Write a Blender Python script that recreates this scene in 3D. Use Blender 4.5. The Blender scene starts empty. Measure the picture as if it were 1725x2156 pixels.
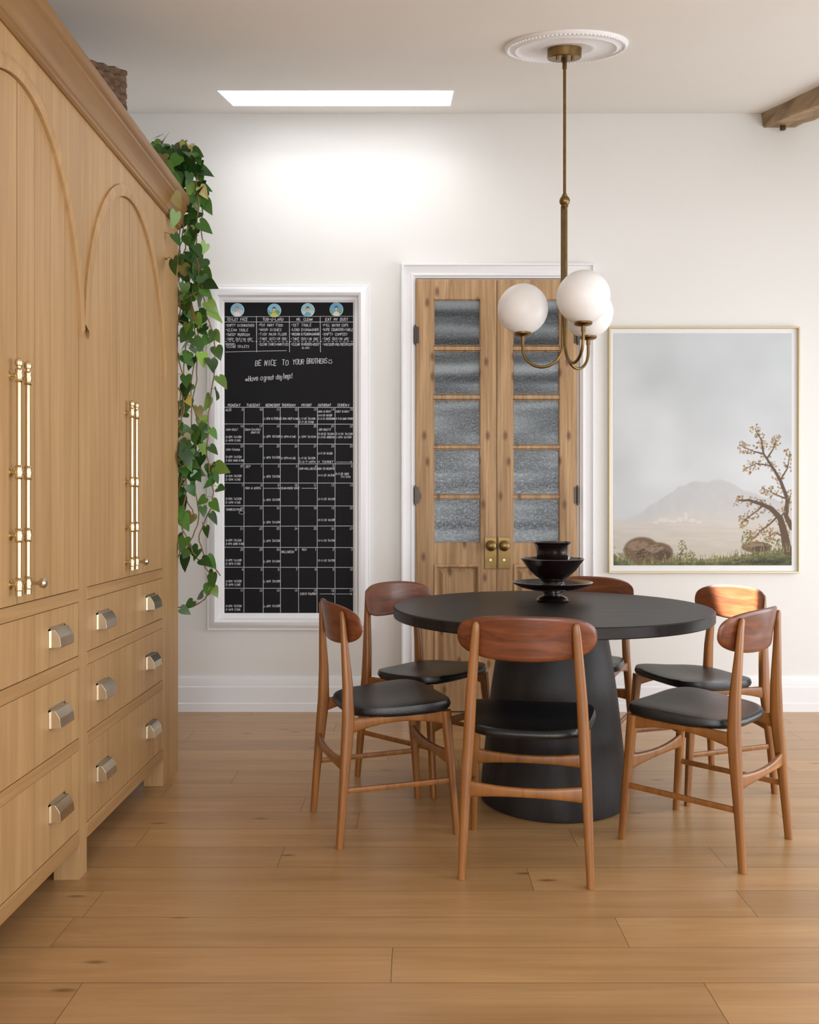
import bpy, bmesh, math, random
import numpy as np
from mathutils import Vector, Matrix
R = math.radians
random.seed(7)
C = bpy.context.scene.collection
F = 1848.0; CX = 870.0; CY = 1065.0; H = 1.14; YW = 4.876; K = YW / F
SL = 0.26
def ceil_z(y): return 2.052 + SL * y
def P(px, py, Y): return Vector(((px - CX) * Y / F, Y, H - (py - CY) * Y / F))
def WX(px): return (px - CX) * K
def WZ(py): return H - (py - CY) * K
def lin(c):
    return tuple(((v / 255.0) / 12.92 if v / 255.0 <= 0.04045 else ((v / 255.0 + 0.055) / 1.055) ** 2.4) for v in c)
def rgba(c): return (*lin(c), 1.0)

# ---------------------------------------------------------------- materials
def mat_base(name):
    m = bpy.data.materials.new(name); m.use_nodes = True
    nt = m.node_tree; b = nt.nodes['Principled BSDF']
    return m, nt, b
def plain(name, col, rough=0.5, metal=0.0, bump=0.0, bscale=80, var=0.0, vscale=3, spec=0.5, coat=0.0):
    m, nt, b = mat_base(name)
    b.inputs['Base Color'].default_value = rgba(col); b.inputs['Roughness'].default_value = rough
    b.inputs['Metallic'].default_value = metal; b.inputs['Specular IOR Level'].default_value = spec
    b.inputs['Coat Weight'].default_value = coat
    tc = nt.nodes.new('ShaderNodeTexCoord')
    n = nt.nodes.new('ShaderNodeTexNoise'); n.inputs['Scale'].default_value = vscale; n.inputs['Detail'].default_value = 4
    nt.links.new(tc.outputs['Object'], n.inputs['Vector'])
    r = nt.nodes.new('ShaderNodeMixRGB'); r.blend_type = 'MIX'
    r.inputs[1].default_value = rgba([max(0, c * (1 - var)) for c in col]); r.inputs[2].default_value = rgba([min(255, c * (1 + var)) for c in col])
    nt.links.new(n.outputs['Fac'], r.inputs[0]); nt.links.new(r.outputs[0], b.inputs['Base Color'])
    if bump > 0:
        n2 = nt.nodes.new('ShaderNodeTexNoise'); n2.inputs['Scale'].default_value = bscale; n2.inputs['Detail'].default_value = 5
        nt.links.new(tc.outputs['Object'], n2.inputs['Vector'])
        bp = nt.nodes.new('ShaderNodeBump'); bp.inputs['Strength'].default_value = bump; bp.inputs['Distance'].default_value = 0.003
        nt.links.new(n2.outputs['Fac'], bp.inputs['Height']); nt.links.new(bp.outputs[0], b.inputs['Normal'])
    return m
def wood(name, c1, c2, scale=(18, 18, 1.2), rough=0.45, knots=None, attr=False, detail=6, bump=0.08, coat=0.0, fine=None, lo=.32, hi=.68, spec=0.5, fmin=.88):
    # knots = (scale u, scale v, second axis 'Y' or 'Z', inner radius, outer radius, colour, amount)
    m, nt, b = mat_base(name); N = nt.nodes; L = nt.links
    tc = N.new('ShaderNodeTexCoord'); mp = N.new('ShaderNodeMapping'); mp.inputs['Scale'].default_value = scale
    vec = tc.outputs['Object']
    if attr:
        at = N.new('ShaderNodeAttribute'); at.attribute_name = 'Col'
        sc = N.new('ShaderNodeVectorMath'); sc.operation = 'SCALE'; sc.inputs['Scale'].default_value = 37.0
        L.new(at.outputs['Color'], sc.inputs[0])
        ad = N.new('ShaderNodeVectorMath'); ad.operation = 'ADD'; L.new(tc.outputs['Object'], ad.inputs[0]); L.new(sc.outputs[0], ad.inputs[1])
        vec = ad.outputs[0]
    L.new(vec, mp.inputs['Vector'])
    n = N.new('ShaderNodeTexNoise'); n.inputs['Scale'].default_value = 1.0; n.inputs['Detail'].default_value = detail
    n.inputs['Roughness'].default_value = 0.62; n.inputs['Distortion'].default_value = 0.8
    L.new(mp.outputs[0], n.inputs['Vector'])
    cr = N.new('ShaderNodeValToRGB'); cr.color_ramp.elements[0].position = lo; cr.color_ramp.elements[1].position = hi
    cr.color_ramp.elements[0].color = rgba(c1); cr.color_ramp.elements[1].color = rgba(c2)
    L.new(n.outputs['Fac'], cr.inputs[0]); out = cr.outputs[0]
    if fine:
        m2 = N.new('ShaderNodeMapping'); m2.inputs['Scale'].default_value = fine; L.new(vec, m2.inputs['Vector'])
        nf = N.new('ShaderNodeTexNoise'); nf.inputs['Scale'].default_value = 1.0; nf.inputs['Detail'].default_value = 3; L.new(m2.outputs[0], nf.inputs['Vector'])
        mr = N.new('ShaderNodeMapRange'); mr.inputs['From Min'].default_value = .35; mr.inputs['From Max'].default_value = .6; mr.inputs['To Min'].default_value = fmin; mr.inputs['To Max'].default_value = 1.02
        L.new(nf.outputs['Fac'], mr.inputs[0]); mm = N.new('ShaderNodeVectorMath'); mm.operation = 'SCALE'; L.new(out, mm.inputs[0]); L.new(mr.outputs[0], mm.inputs['Scale']); out = mm.outputs[0]
    if attr:
        sp = N.new('ShaderNodeSeparateColor'); L.new(at.outputs['Color'], sp.inputs[0])
        mr = N.new('ShaderNodeMapRange'); mr.inputs['To Min'].default_value = 0.87; mr.inputs['To Max'].default_value = 1.09
        L.new(sp.outputs[0], mr.inputs[0])
        mm = N.new('ShaderNodeVectorMath'); mm.operation = 'SCALE'; L.new(out, mm.inputs[0]); L.new(mr.outputs[0], mm.inputs['Scale']); out = mm.outputs[0]
    if knots:
        su, sv, ax, k0, k1, kc, ka = knots
        sp2 = N.new('ShaderNodeSeparateXYZ'); L.new(vec, sp2.inputs[0])
        def mul(o, f):
            q = N.new('ShaderNodeMath'); q.operation = 'MULTIPLY'; q.inputs[1].default_value = f; L.new(o, q.inputs[0]); return q.outputs[0]
        cb_ = N.new('ShaderNodeCombineXYZ'); L.new(mul(sp2.outputs['X'], su), cb_.inputs[0]); L.new(mul(sp2.outputs[ax], sv), cb_.inputs[1])
        v = N.new('ShaderNodeTexVoronoi'); v.voronoi_dimensions = '2D'; v.inputs['Scale'].default_value = 1.0; L.new(cb_.outputs[0], v.inputs['Vector'])
        kr = N.new('ShaderNodeValToRGB'); kr.color_ramp.elements[0].position = k0; kr.color_ramp.elements[1].position = k1
        kr.color_ramp.elements[0].color = (ka, ka, ka, 1); kr.color_ramp.elements[1].color = (0, 0, 0, 1)
        L.new(v.outputs['Distance'], kr.inputs[0])
        mx = N.new('ShaderNodeMixRGB'); mx.inputs[2].default_value = rgba(kc); L.new(kr.outputs[0], mx.inputs[0]); L.new(out, mx.inputs[1]); out = mx.outputs[0]
    L.new(out, b.inputs['Base Color']); b.inputs['Roughness'].default_value = rough; b.inputs['Coat Weight'].default_value = coat
    b.inputs['Coat Roughness'].default_value = 0.2; b.inputs['Specular IOR Level'].default_value = spec
    bp = N.new('ShaderNodeBump'); bp.inputs['Strength'].default_value = bump; bp.inputs['Distance'].default_value = 0.002
    L.new(n.outputs['Fac'], bp.inputs['Height']); L.new(bp.outputs[0], b.inputs['Normal'])
    return m
def attrmat(name, rough=0.5, spec=0.5, attr='Col'):
    m, nt, b = mat_base(name)
    at = nt.nodes.new('ShaderNodeAttribute'); at.attribute_name = attr
    nt.links.new(at.outputs['Color'], b.inputs['Base Color']); b.inputs['Roughness'].default_value = rough
    b.inputs['Specular IOR Level'].default_value = spec
    return m
def emis(name, col, s):
    m, nt, b = mat_base(name)
    b.inputs['Base Color'].default_value = rgba(col); b.inputs['Emission Color'].default_value = rgba(col); b.inputs['Emission Strength'].default_value = s
    return m

M = {}
M['wall'] = plain('wall_paint', (225, 224, 221), 0.75, var=0.012, vscale=1.3, bump=0.02, bscale=200, spec=0.2)
M['ceil'] = plain('ceiling_paint', (234, 231, 226), 0.85, var=0.01, spec=0.15)
M['trim'] = plain('trim_paint', (232, 232, 234), 0.45, var=0.01)
M['oak'] = wood('cabinet_oak', (168, 131, 86), (189, 152, 105), (16, 16, 0.9), 0.48, bump=0.04, fine=(120, 120, 3), fmin=.94)
M['oak_h'] = wood('cabinet_oak_rail', (158, 120, 76), (181, 143, 96), (16, 1.2, 22), 0.48, bump=0.04, fine=(120, 4, 140), fmin=.94)
M['cornice'] = wood('cornice_wood', (124, 88, 48), (148, 110, 62), (20, 1.0, 26), 0.45, bump=0.05)
M['gapd'] = plain('gap_dark', (84, 60, 38), 0.9)
M['floor'] = wood('floor_oak', (164, 124, 80), (193, 153, 106), (0.9, 10, 1), 0.29, knots=(.9, 3.0, 'Y', 0.008, 0.034, (96, 68, 42), .75), attr=True, bump=0.04, fine=(3, 90, 1), fmin=.94, lo=.24, hi=.76)
M['pine'] = wood('antique_pine', (150, 115, 78), (197, 162, 121), (20, 20, 1.2), 0.65, knots=(9, 4.2, 'Z', 0.05, 0.15, (98, 66, 42), .8), bump=0.2, fine=(90, 90, 2.5), fmin=.78)
M['teak'] = wood('teak_board', (88, 42, 20), (126, 68, 36), (2.0, 24, 40), 0.36, bump=0.05, coat=0.2, fine=(6, 90, 160), fmin=.85)
M['leg'] = wood('beech_leg', (116, 70, 28), (152, 98, 44), (30, 30, 2.0), 0.38, bump=0.04, coat=0.15)
M['leather'] = plain('black_leather', (19, 19, 21), 0.34, bump=0.25, bscale=260, var=0.1)
M['tabletop'] = wood('black_stained_top', (20, 18, 18), (46, 42, 42), (3, 22, 4), 0.40, bump=0.6, fine=(4, 70, 4), fmin=.7, spec=0.32)
M['tablebase'] = wood('black_pedestal', (17, 15, 15), (42, 38, 38), (9, 9, 3), 0.55, bump=0.8, spec=.35)
M['brass'] = plain('aged_brass', (128, 104, 66), 0.36, 1.0, var=0.16, vscale=30)
M['brassp'] = plain('polished_brass', (212, 192, 152), 0.26, 1.0, var=0.06, vscale=30)
M['bronze'] = plain('pull_metal', (214, 204, 184), 0.24, 1.0, var=0.08, vscale=20)
M['opal'] = plain('opal_glass', (236, 235, 234), 0.38, spec=0.4)
M['beam'] = wood('old_beam', (122, 98, 70), (180, 152, 116), (14, 2, 14), 0.8, bump=0.6)
M['slate'] = plain('chalkboard_black', (15, 15, 19), 0.7, var=0.6, vscale=3, spec=0.25)
M['chalk'] = plain('chalk_white', (214, 214, 220), 0.95)
M['glaze'] = plain('dark_glaze', (20, 11, 12), 0.16, var=0.5, vscale=14, coat=0.4)
M['stem'] = plain('vine_stem', (124, 98, 54), 0.6)
M['leaf'] = attrmat('leaf_green', 0.30)
M['paint'] = attrmat('painted_print', 0.5, 0.25)
M['gold'] = plain('pale_gold_frame', (206, 190, 156), 0.35, 0.5)
M['iron'] = plain('hinge_iron', (84, 78, 72), 0.45, 0.8)
M['pot'] = plain('clay_pot', (150, 96, 66), 0.8)
M['wicker'] = plain('dark_wicker', (98, 76, 58), 0.75, bump=0.6, bscale=120, var=0.4, vscale=60)
M['frost'] = emis('sky_pane', (255, 255, 255), 8.5)
def glass_mat():
    m, nt, b = mat_base('textured_glass'); N = nt.nodes; L = nt.links
    tc = N.new('ShaderNodeTexCoord')
    mp = N.new('ShaderNodeMapping'); mp.inputs['Scale'].default_value = (1.4, 1, 14.0); L.new(tc.outputs['Object'], mp.inputs['Vector'])
    n = N.new('ShaderNodeTexNoise'); n.inputs['Scale'].default_value = 1.0; n.inputs['Detail'].default_value = 0.5; L.new(mp.outputs[0], n.inputs['Vector'])
    n2 = N.new('ShaderNodeTexNoise'); n2.inputs['Scale'].default_value = 75; n2.inputs['Detail'].default_value = 4; n2.inputs['Distortion'].default_value = 1.2; L.new(tc.outputs['Object'], n2.inputs['Vector'])
    a = N.new('ShaderNodeMath'); a.operation = 'MULTIPLY_ADD'; a.inputs[1].default_value = 0.17; L.new(n2.outputs['Fac'], a.inputs[0]); L.new(n.outputs['Fac'], a.inputs[2])
    cr = N.new('ShaderNodeValToRGB'); e = cr.color_ramp.elements
    e[0].position = 0.42; e[0].color = rgba((46, 50, 54)); e[1].position = 0.78; e[1].color = rgba((140, 150, 154))
    x = e.new(0.58); x.color = rgba((82, 89, 94))
    L.new(a.outputs[0], cr.inputs[0]); L.new(cr.outputs[0], b.inputs['Base Color'])
    b.inputs['Roughness'].default_value = 0.16
    bp = N.new('ShaderNodeBump'); bp.inputs['Strength'].default_value = 0.5; bp.inputs['Distance'].default_value = 0.004
    L.new(n2.outputs['Fac'], bp.inputs['Height']); L.new(bp.outputs[0], b.inputs['Normal'])
    return m
M['glass'] = glass_mat()

# ---------------------------------------------------------------- mesh builder
origin = {}
class MB:
    def __init__(s): s.v = []; s.f = []; s.m = []; s.c = []; s.use_c = False
    def add(s, vs, fs, mat=0, col=None):
        o = len(s.v); s.v += [tuple(v) for v in vs]
        for f in fs: s.f.append([o + i for i in f]); s.m.append(mat); s.c.append(col or (1, 1, 1))
        if col: s.use_c = True
        return s
    def box(s, x0, x1, y0, y1, z0, z1, mat=0, col=None):
        vs = [(x, y, z) for z in (z0, z1) for y in (y0, y1) for x in (x0, x1)]
        return s.add(vs, [(0, 2, 3, 1), (4, 5, 7, 6), (0, 1, 5, 4), (2, 6, 7, 3), (0, 4, 6, 2), (1, 3, 7, 5)], mat, col)
    def prism(s, pts, ax, a, b, mat=0):
        def mk(p, t): return {'x': (t, p[0], p[1]), 'y': (p[0], t, p[1]), 'z': (p[0], p[1], t)}[ax]
        n = len(pts); vs = [mk(p, a) for p in pts] + [mk(p, b) for p in pts]
        fs = [tuple(range(n)), tuple(range(n, 2 * n))] + [(i, (i + 1) % n, n + (i + 1) % n, n + i) for i in range(n)]
        return s.add(vs, fs, mat)
    def sweep(s, path, sizes, seg=12, ref=(0, 1, 0), p=2.0, closed=False, mat=0, cap=True):
        path = [Vector(q) for q in path]; n = len(path); ref = Vector(ref)
        if not isinstance(sizes, list): sizes = [sizes] * n
        vs = []
        for i, q in enumerate(path):
            if closed: t = path[(i + 1) % n] - path[i - 1]
            else: t = path[min(i + 1, n - 1)] - path[max(i - 1, 0)]
            t.normalize(); u = ref - ref.dot(t) * t
            if u.length < 1e-4: u = Vector((1, 0, 0)) - t.x * t
            u.normalize(); w = t.cross(u); sz = sizes[i]; a, b = sz if isinstance(sz, tuple) else (sz, sz)
            for k in range(seg):
                th = 2 * math.pi * k / seg + (math.pi / seg)
                c, d = math.cos(th), math.sin(th)
                c = math.copysign(abs(c) ** (2 / p), c); d = math.copysign(abs(d) ** (2 / p), d)
                vs.append(q + u * (a * c) + w * (b * d))
        fs = []
        for i in range(n if closed else n - 1):
            for k in range(seg):
                j = (i + 1) % n; k2 = (k + 1) % seg
                fs.append((i * seg + k, i * seg + k2, j * seg + k2, j * seg + k))
        if not closed and cap: fs += [tuple(range(seg)), tuple(range((n - 1) * seg, n * seg))]
        return s.add(vs, fs, mat)
    def lathe(s, prof, c=(0, 0, 0), seg=40, mat=0, axis='z'):
        vs = []; rings = []
        for r, z in prof:
            if r <= 1e-6: rings.append([len(vs)]); vs.append((0, 0, z))
            else:
                rings.append(list(range(len(vs), len(vs) + seg)))
                for k in range(seg): a = 2 * math.pi * k / seg; vs.append((r * math.cos(a), r * math.sin(a), z))
        fs = []
        for A, B in zip(rings, rings[1:]):
            if len(A) == 1 and len(B) == 1: continue
            for k in range(seg):
                k2 = (k + 1) % seg
                if len(A) == 1: fs.append((A[0], B[k], B[k2]))
                elif len(B) == 1: fs.append((A[k], A[k2], B[0]))
                else: fs.append((A[k], A[k2], B[k2], B[k]))
        if len(rings[0]) > 1: fs.append(tuple(rings[0]))
        if len(rings[-1]) > 1: fs.append(tuple(rings[-1]))
        if axis == '-y': vs = [(x, -z, y) for x, y, z in vs]
        if axis == 'x': vs = [(z, x, y) for x, y, z in vs]
        vs = [(x + c[0], y + c[1], z + c[2]) for x, y, z in vs]
        return s.add(vs, fs, mat)
    def frame(s, x0, x1, z0, z1, Y, prof, mat=0, open_bottom=False):
        rings = []
        for d, h in prof:
            if open_bottom: rings.append([(x0 + d, Y - h, z0), (x0 + d, Y - h, z1 - d), (x1 - d, Y - h, z1 - d), (x1 - d, Y - h, z0)])
            else: rings.append([(x0 + d, Y - h, z0 + d), (x0 + d, Y - h, z1 - d), (x1 - d, Y - h, z1 - d), (x1 - d, Y - h, z0 + d)])
        vs = [p for r in rings for p in r]; fs = []
        for i in range(len(rings) - 1):
            for k in range(3 if open_bottom else 4):
                k2 = (k + 1) % 4; fs.append((i * 4 + k, i * 4 + k2, i * 4 + 4 + k2, i * 4 + 4 + k))
        return s.add(vs, fs, mat)
    def build(s, name, mats, parent=None, bevel=0.0, angle=35, local=False, flat=False, recalc=True):
        me = bpy.data.meshes.new(name)
        o = Vector((0, 0, 0))
        if not local:
            if parent is not None: o = origin[parent.name]
            else:
                a = np.array(s.v); o = Vector(((a[:, 0].min() + a[:, 0].max()) / 2, (a[:, 1].min() + a[:, 1].max()) / 2, a[:, 2].min()))
        me.from_pydata([(x - o.x, y - o.y, z - o.z) for x, y, z in s.v], [], s.f)
        mats = mats if isinstance(mats, (list, tuple)) else [mats]
        for m in mats: me.materials.append(m)
        me.polygons.foreach_set('material_index', s.m)
        if s.use_c:
            at = me.color_attributes.new('Col', 'FLOAT_COLOR', 'CORNER')
            buf = []
            for f, c in zip(s.f, s.c): buf += [*c, 1.0] * len(f)
            at.data.foreach_set('color', buf)
        me.update()
        if recalc:
            bm = bmesh.new(); bm.from_mesh(me); bmesh.ops.recalc_face_normals(bm, faces=bm.faces); bm.to_mesh(me); bm.free()
        if not flat:
            me.shade_smooth(); me.set_sharp_from_angle(angle=R(angle))
        ob = bpy.data.objects.new(name, me); C.objects.link(ob)
        if parent is not None: ob.parent = parent
        elif not local: ob.location = o
        origin[ob.name] = o
        if bevel > 0:
            b = ob.modifiers.new('bevel', 'BEVEL'); b.width = bevel; b.segments = 2; b.limit_method = 'ANGLE'; b.angle_limit = R(40)
        return ob
def tag(o, label, cat, group=None):
    o['label'] = label; o['category'] = cat
    if group: o['group'] = group
    return o
def thing(name, label, cat, loc=(0, 0, 0), group=None):
    o = bpy.data.objects.new(name, None); C.objects.link(o); o.location = loc; o.empty_display_size = 0.1
    origin[o.name] = Vector(loc); return tag(o, label, cat, group)
def struct(o): o['kind'] = 'structure'; return o
def copy_tree(o, parent=None):
    c = o.copy(); C.objects.link(c); c.parent = parent
    for ch in [q for q in o.children]: copy_tree(ch, c)
    return c

# ---------------------------------------------------------------- room
XL, XR, YB = -1.70, 3.5, -2.6
YF = 1.3; ZF = ceil_z(YF)
mb = MB(); rnd = random.Random(3)
mb.box(XL, XR, YB, YW, -0.05, -0.0015, 1, (0, 0, 0))
joints = {0: [-0.79, 0.695], 1: [-0.053], 2: [-0.938, 0.559], 3: [0.957], 4: [0.358], 5: [-0.429], 6: [-0.93, 0.55], 7: [-0.2, 1.35], 8: [-0.42, 1.0], 9: [0.7], 10: [-0.75], 11: [0.2]}
n0 = int((YB - 1.931) / 0.167) - 1
for n in range(n0, 19):
    y0 = 1.931 + 0.167 * n; y1 = y0 + 0.167
    if y0 >= YW: break
    y0 = max(y0, YB); y1 = min(y1, YW)
    if y1 <= y0: continue
    js = list(joints.get(n, [rnd.uniform(-1.5, 2.5)]))
    while js[0] > XL + 1.2: js.insert(0, js[0] - rnd.uniform(1.3, 2.1))
    while js[-1] < XR - 1.2: js.append(js[-1] + rnd.uniform(1.3, 2.1))
    js = [XL] + [j for j in js if XL < j < XR] + [XR]
    for a, b in zip(js, js[1:]):
        g = 0.0006; c = (rnd.random(), rnd.random(), rnd.random())
        mb.add([(a + g, y0 + g, 0), (b - g, y0 + g, 0), (b - g, y1 - g, 0), (a + g, y1 - g, 0)], [(0, 1, 2, 3)], 0, c)
fl = struct(mb.build('floor', [M['floor'], M['gapd']], flat=True, local=True, recalc=False))

mb = MB(); mb.box(XL, XR, YW, YW + 0.1, -0.05, ceil_z(YW) + 0.02); struct(mb.build('wall_back', M['wall']))
mb = MB(); mb.prism([(YB, 0), (YW, 0), (YW, ceil_z(YW)), (YF, ZF), (YB, ZF)], 'x', XL - 0.1, XL); struct(mb.build('wall_left', M['wall']))
mb = MB(); oy0, oy1, oz0, oz1 = 0.2, 4.2, 0.12, 2.2
mb.prism([(YB, 0), (YW, 0), (YW, oz0), (YB, oz0)], 'x', XR, XR + 0.1)
mb.prism([(YB, oz0), (oy0, oz0), (oy0, oz1), (YB, oz1)], 'x', XR, XR + 0.1)
mb.prism([(oy1, oz0), (YW, oz0), (YW, oz1), (oy1, oz1)], 'x', XR, XR + 0.1)
mb.prism([(YB, oz1), (YW, oz1), (YW, ceil_z(YW)), (YF, ZF), (YB, ZF)], 'x', XR, XR + 0.1)
struct(mb.build('wall_right', M['wall']))
mb = MB()
for y in (0.2, 1.5, 2.85, 4.14): mb.box(XR + 0.02, XR + 0.08, y, y + 0.06, oz0, oz1)
mb.box(XR + 0.02, XR + 0.08, 0.2, 4.2, oz0, oz0 + 0.06); mb.box(XR + 0.02, XR + 0.08, 0.2, 4.2, oz1 - 0.06, oz1)
struct(mb.build('window_1', M['trim']))
mb = MB(); a0, a1 = -0.8, 2.8
mb.box(XL, XR, YB - 0.1, YB, 0, 0.15); mb.box(XL, a0, YB - 0.1, YB, 0.15, 2.15); mb.box(a1, XR, YB - 0.1, YB, 0.15, 2.15); mb.box(XL, XR, YB - 0.1, YB, 2.15, ZF)
struct(mb.build('wall_front', M['wall']))
mb = MB()
for x in (-0.8, 0.36, 1.56, 2.74): mb.box(x, x + 0.06, YB - 0.08, YB - 0.02, 0.15, 2.15)
mb.box(a0, a1, YB - 0.08, YB - 0.02, 0.15, 0.21); mb.box(a0, a1, YB - 0.08, YB - 0.02, 2.09, 2.15)
struct(mb.build('window_2', M['trim']))
hx0, hx1, hy0, hy1 = -0.955, 0.198, 4.283, 4.662
mb = MB()
def cq(x0, x1, y0, y1):
    z0, z1 = ceil_z(y0), ceil_z(y1)
    mb.add([(x0, y0, z0), (x1, y0, z0), (x1, y1, z1), (x0, y1, z1), (x0, y0, z0 + 0.08), (x1, y0, z0 + 0.08), (x1, y1, z1 + 0.08), (x0, y1, z1 + 0.08)],
           [(0, 1, 2, 3), (4, 5, 6, 7), (0, 1, 5, 4), (1, 2, 6, 5), (2, 3, 7, 6), (3, 0, 4, 7)])
e_ = .012
cq(XL, XR, YF, hy0 - e_); cq(XL, hx0 - e_, hy0 - e_, hy1 + e_); cq(hx1 + e_, XR, hy0 - e_, hy1 + e_); cq(XL, XR, hy1 + e_, YW)
mb.box(XL, XR, YB, YF, ZF, ZF + 0.08)
struct(mb.build('ceiling', M['ceil'], flat=True, recalc=False, local=True))
mb = MB(); zt = 3.55
for (x0, x1, y0, y1) in ((hx0 - e_, hx0, hy0 - e_, hy1 + e_), (hx1, hx1 + e_, hy0 - e_, hy1 + e_), (hx0, hx1, hy0 - e_, hy0), (hx0, hx1, hy1, hy1 + e_)):
    mb.add([(x0, y0, ceil_z(y0)), (x1, y0, ceil_z(y0)), (x1, y1, ceil_z(y1)), (x0, y1, ceil_z(y1)), (x0, y0, zt), (x1, y0, zt), (x1, y1, zt), (x0, y1, zt)],
           [(0, 1, 2, 3), (4, 5, 6, 7), (0, 1, 5, 4), (1, 2, 6, 5), (2, 3, 7, 6), (3, 0, 4, 7)])
mb.box(hx0 - e_, hx1 + e_, hy0 - e_, hy1 + e_, zt, zt + 0.02, 1)
struct(mb.build('window_3', [M['trim'], M['frost']], flat=True))
def bb(x0, x1, name):
    mb = MB(); prof = [(0, 0), (0.022, 0), (0.022, 0.045), (0.018, 0.05), (0.018, 0.135), (0.013, 0.142), (0.013, 0.185), (0.008, 0.195), (0, 0.195)]
    mb.prism([(YW - h, z) for h, z in prof], 'x', x0, x1); struct(mb.build(name, M['trim']))
bb(XL, WX(845), 'baseboard_back'); bb(WX(1250), XR, 'baseboard_back_right')
mb = MB(); rb = random.Random(5)
ys = np.linspace(1.5, YW - 0.002, 30); vs = []
for y in ys:
    j = lambda: rb.uniform(-0.004, 0.004); z = ceil_z(y)
    vs += [(1.935 + j(), y, z + 0.005), (1.938 + j(), y, z - 0.066 + j()), (1.95 + j(), y, z - 0.078 + j()), (2.12 + j(), y, z - 0.078 + j()), (2.15 + j(), y, z - 0.06 + j()), (2.15, y, z + 0.005)]
fs = []
for i in range(len(ys) - 1):
    for k in range(6): fs.append((i * 6 + k, i * 6 + (k + 1) % 6, i * 6 + 6 + (k + 1) % 6, i * 6 + 6 + k))
fs += [tuple(range(6)), tuple(range(len(vs) - 6, len(vs)))]
mb.add(vs, fs); beam = mb.build('ceiling_beam', M['beam'])
tag(beam, 'rough old timber beam on the sloped ceiling in the upper right corner', 'beam')
mb = MB(); mb.lathe([(0.016, 0), (0.016, 0.03)], (2.03, YW - 0.06, ceil_z(YW - .06) - 0.1), 10)
mb.build('peg', M['gapd'], beam)

# ---------------------------------------------------------------- door
dz = WZ(592); dxl, dxm, dxr = WX(875), WX(1045), WX(1214)
YD = YW - 0.035
def leaf(name, x0, x1, gx0, gx1, mirror):
    mb = MB(); g = 0.0015
    rows = [(633, 730), (741, 832), (843, 937), (947, 1041), (1051, 1143)]
    z_top = dz
    mb.box(x0 + g, gx0, YD, YW, 0.008, z_top); mb.box(gx1, x1 - g, YD, YW, 0.008, z_top)
    mb.box(gx0, gx1, YD, YW, WZ(633), z_top)
    for (a, b), (c, d) in zip(rows, rows[1:]): mb.box(gx0, gx1, YD + 0.003, YW, WZ(c - 1.5), WZ(b + 1.5))
    mb.box(gx0, gx1, YD, YW, WZ(1187), WZ(1143)); mb.box(gx0, gx1, YD, YW, 0.008, 0.20)
    for a, b in rows: mb.frame(gx0, gx1, WZ(b), WZ(a), YD + 0.003, [(0, 0.0), (0.0025, 0.002), (0.005, -0.006), (0.006, -0.018)])
    mb.frame(gx0, gx1, 0.20, WZ(1187), YD, [(0, 0), (0.006, 0.007), (0.016, 0.003), (0.022, -0.012)])
    o = struct(mb.build(name, M['pine'], bevel=0.0015))
    for a, b in rows:
        m2 = MB(); m2.box(gx0 - .002, gx1 + .002, YD + 0.014, YD + 0.02, WZ(b) - .002, WZ(a) + .002); m2.build('glass_pane', M['glass'], o)
    m2 = MB(); a, b, z0, z1 = gx0, gx1, 0.20, WZ(1187)
    m2.box(a, b, YD + 0.02, YD + 0.028, z0, z1)
    m2.frame(a + .03, b - .03, z0 + .03, z1 - .03, YD + 0.02, [(0, 0), (0.022, 0.012)])
    m2.add([(a + .052, YD + .008, z0 + .052), (b - .052, YD + .008, z0 + .052), (b - .052, YD + .008, z1 - .052), (a + .052, YD + .008, z1 - .052)], [(0, 1, 2, 3)])
    m2.build('raised_panel', M['pine'], o)
    px = 1032 if not mirror else 1060; cx = WX(px); cz = WZ(1164)
    m2 = MB(); m2.box(cx - .033, cx + .033, YD - 0.004, YD, cz - .088, cz + .088)
    pl = m2.build('lock_plate', M['brass'], o, bevel=0.002)
    kz = WZ(1148)
    m2 = MB(); m2.lathe([(0.013, 0.0), (0.011, 0.018), (0.012, 0.024), (0.024, 0.03), (0.029, 0.04), (0.026, 0.05), (0.015, 0.056), (0, 0.057)], (cx, YD - 0.003, kz), 24, axis='-y')
    m2.build('door_knob', M['brass'], pl)
    m2 = MB(); m2.lathe([(0.007, 0), (0.007, .006), (0, .006)], (cx, YD - 0.003, WZ(1178)), 12, axis='-y'); m2.build('keyhole_cover', M['brassp'], pl)
    for py in (708, 1043):
        hx = x0 if not mirror else x1; m2 = MB()
        m2.lathe([(0.0075, 0), (0.0075, 0.09)], (hx, YD - 0.006, WZ(py) - .045), 10); m2.lathe([(0.0045, 0), (0.0045, 0.11)], (hx, YD - 0.006, WZ(py) - .055), 8)
        m2.box(hx - .006 if not mirror else hx - 0.02, hx + .02 if not mirror else hx + .006, YD - .003, YD, WZ(py) - .045, WZ(py) + .045)
        m2.build('hinge', M['iron'], o)
    return o
leaf('door_1', dxl, dxm, WX(913), WX(1011), False)
leaf('door_2', dxm, dxr, WX(1079), WX(1177), True)
mb = MB()
mb.frame(WX(845), WX(1250), 0, WZ(558), YW, [(0, 0), (0, 0.04), (0.004, 0.046), (0.012, 0.046), (0.016, 0.034), (0.03, 0.030), (0.052, 0.030), (0.058, 0.036), (0.066, 0.036), (0.072, 0.026), (0.0785, 0.024), (0.0785, 0)], open_bottom=True)
struct(mb.build('trim_1', M['trim'], angle=20))

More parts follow.
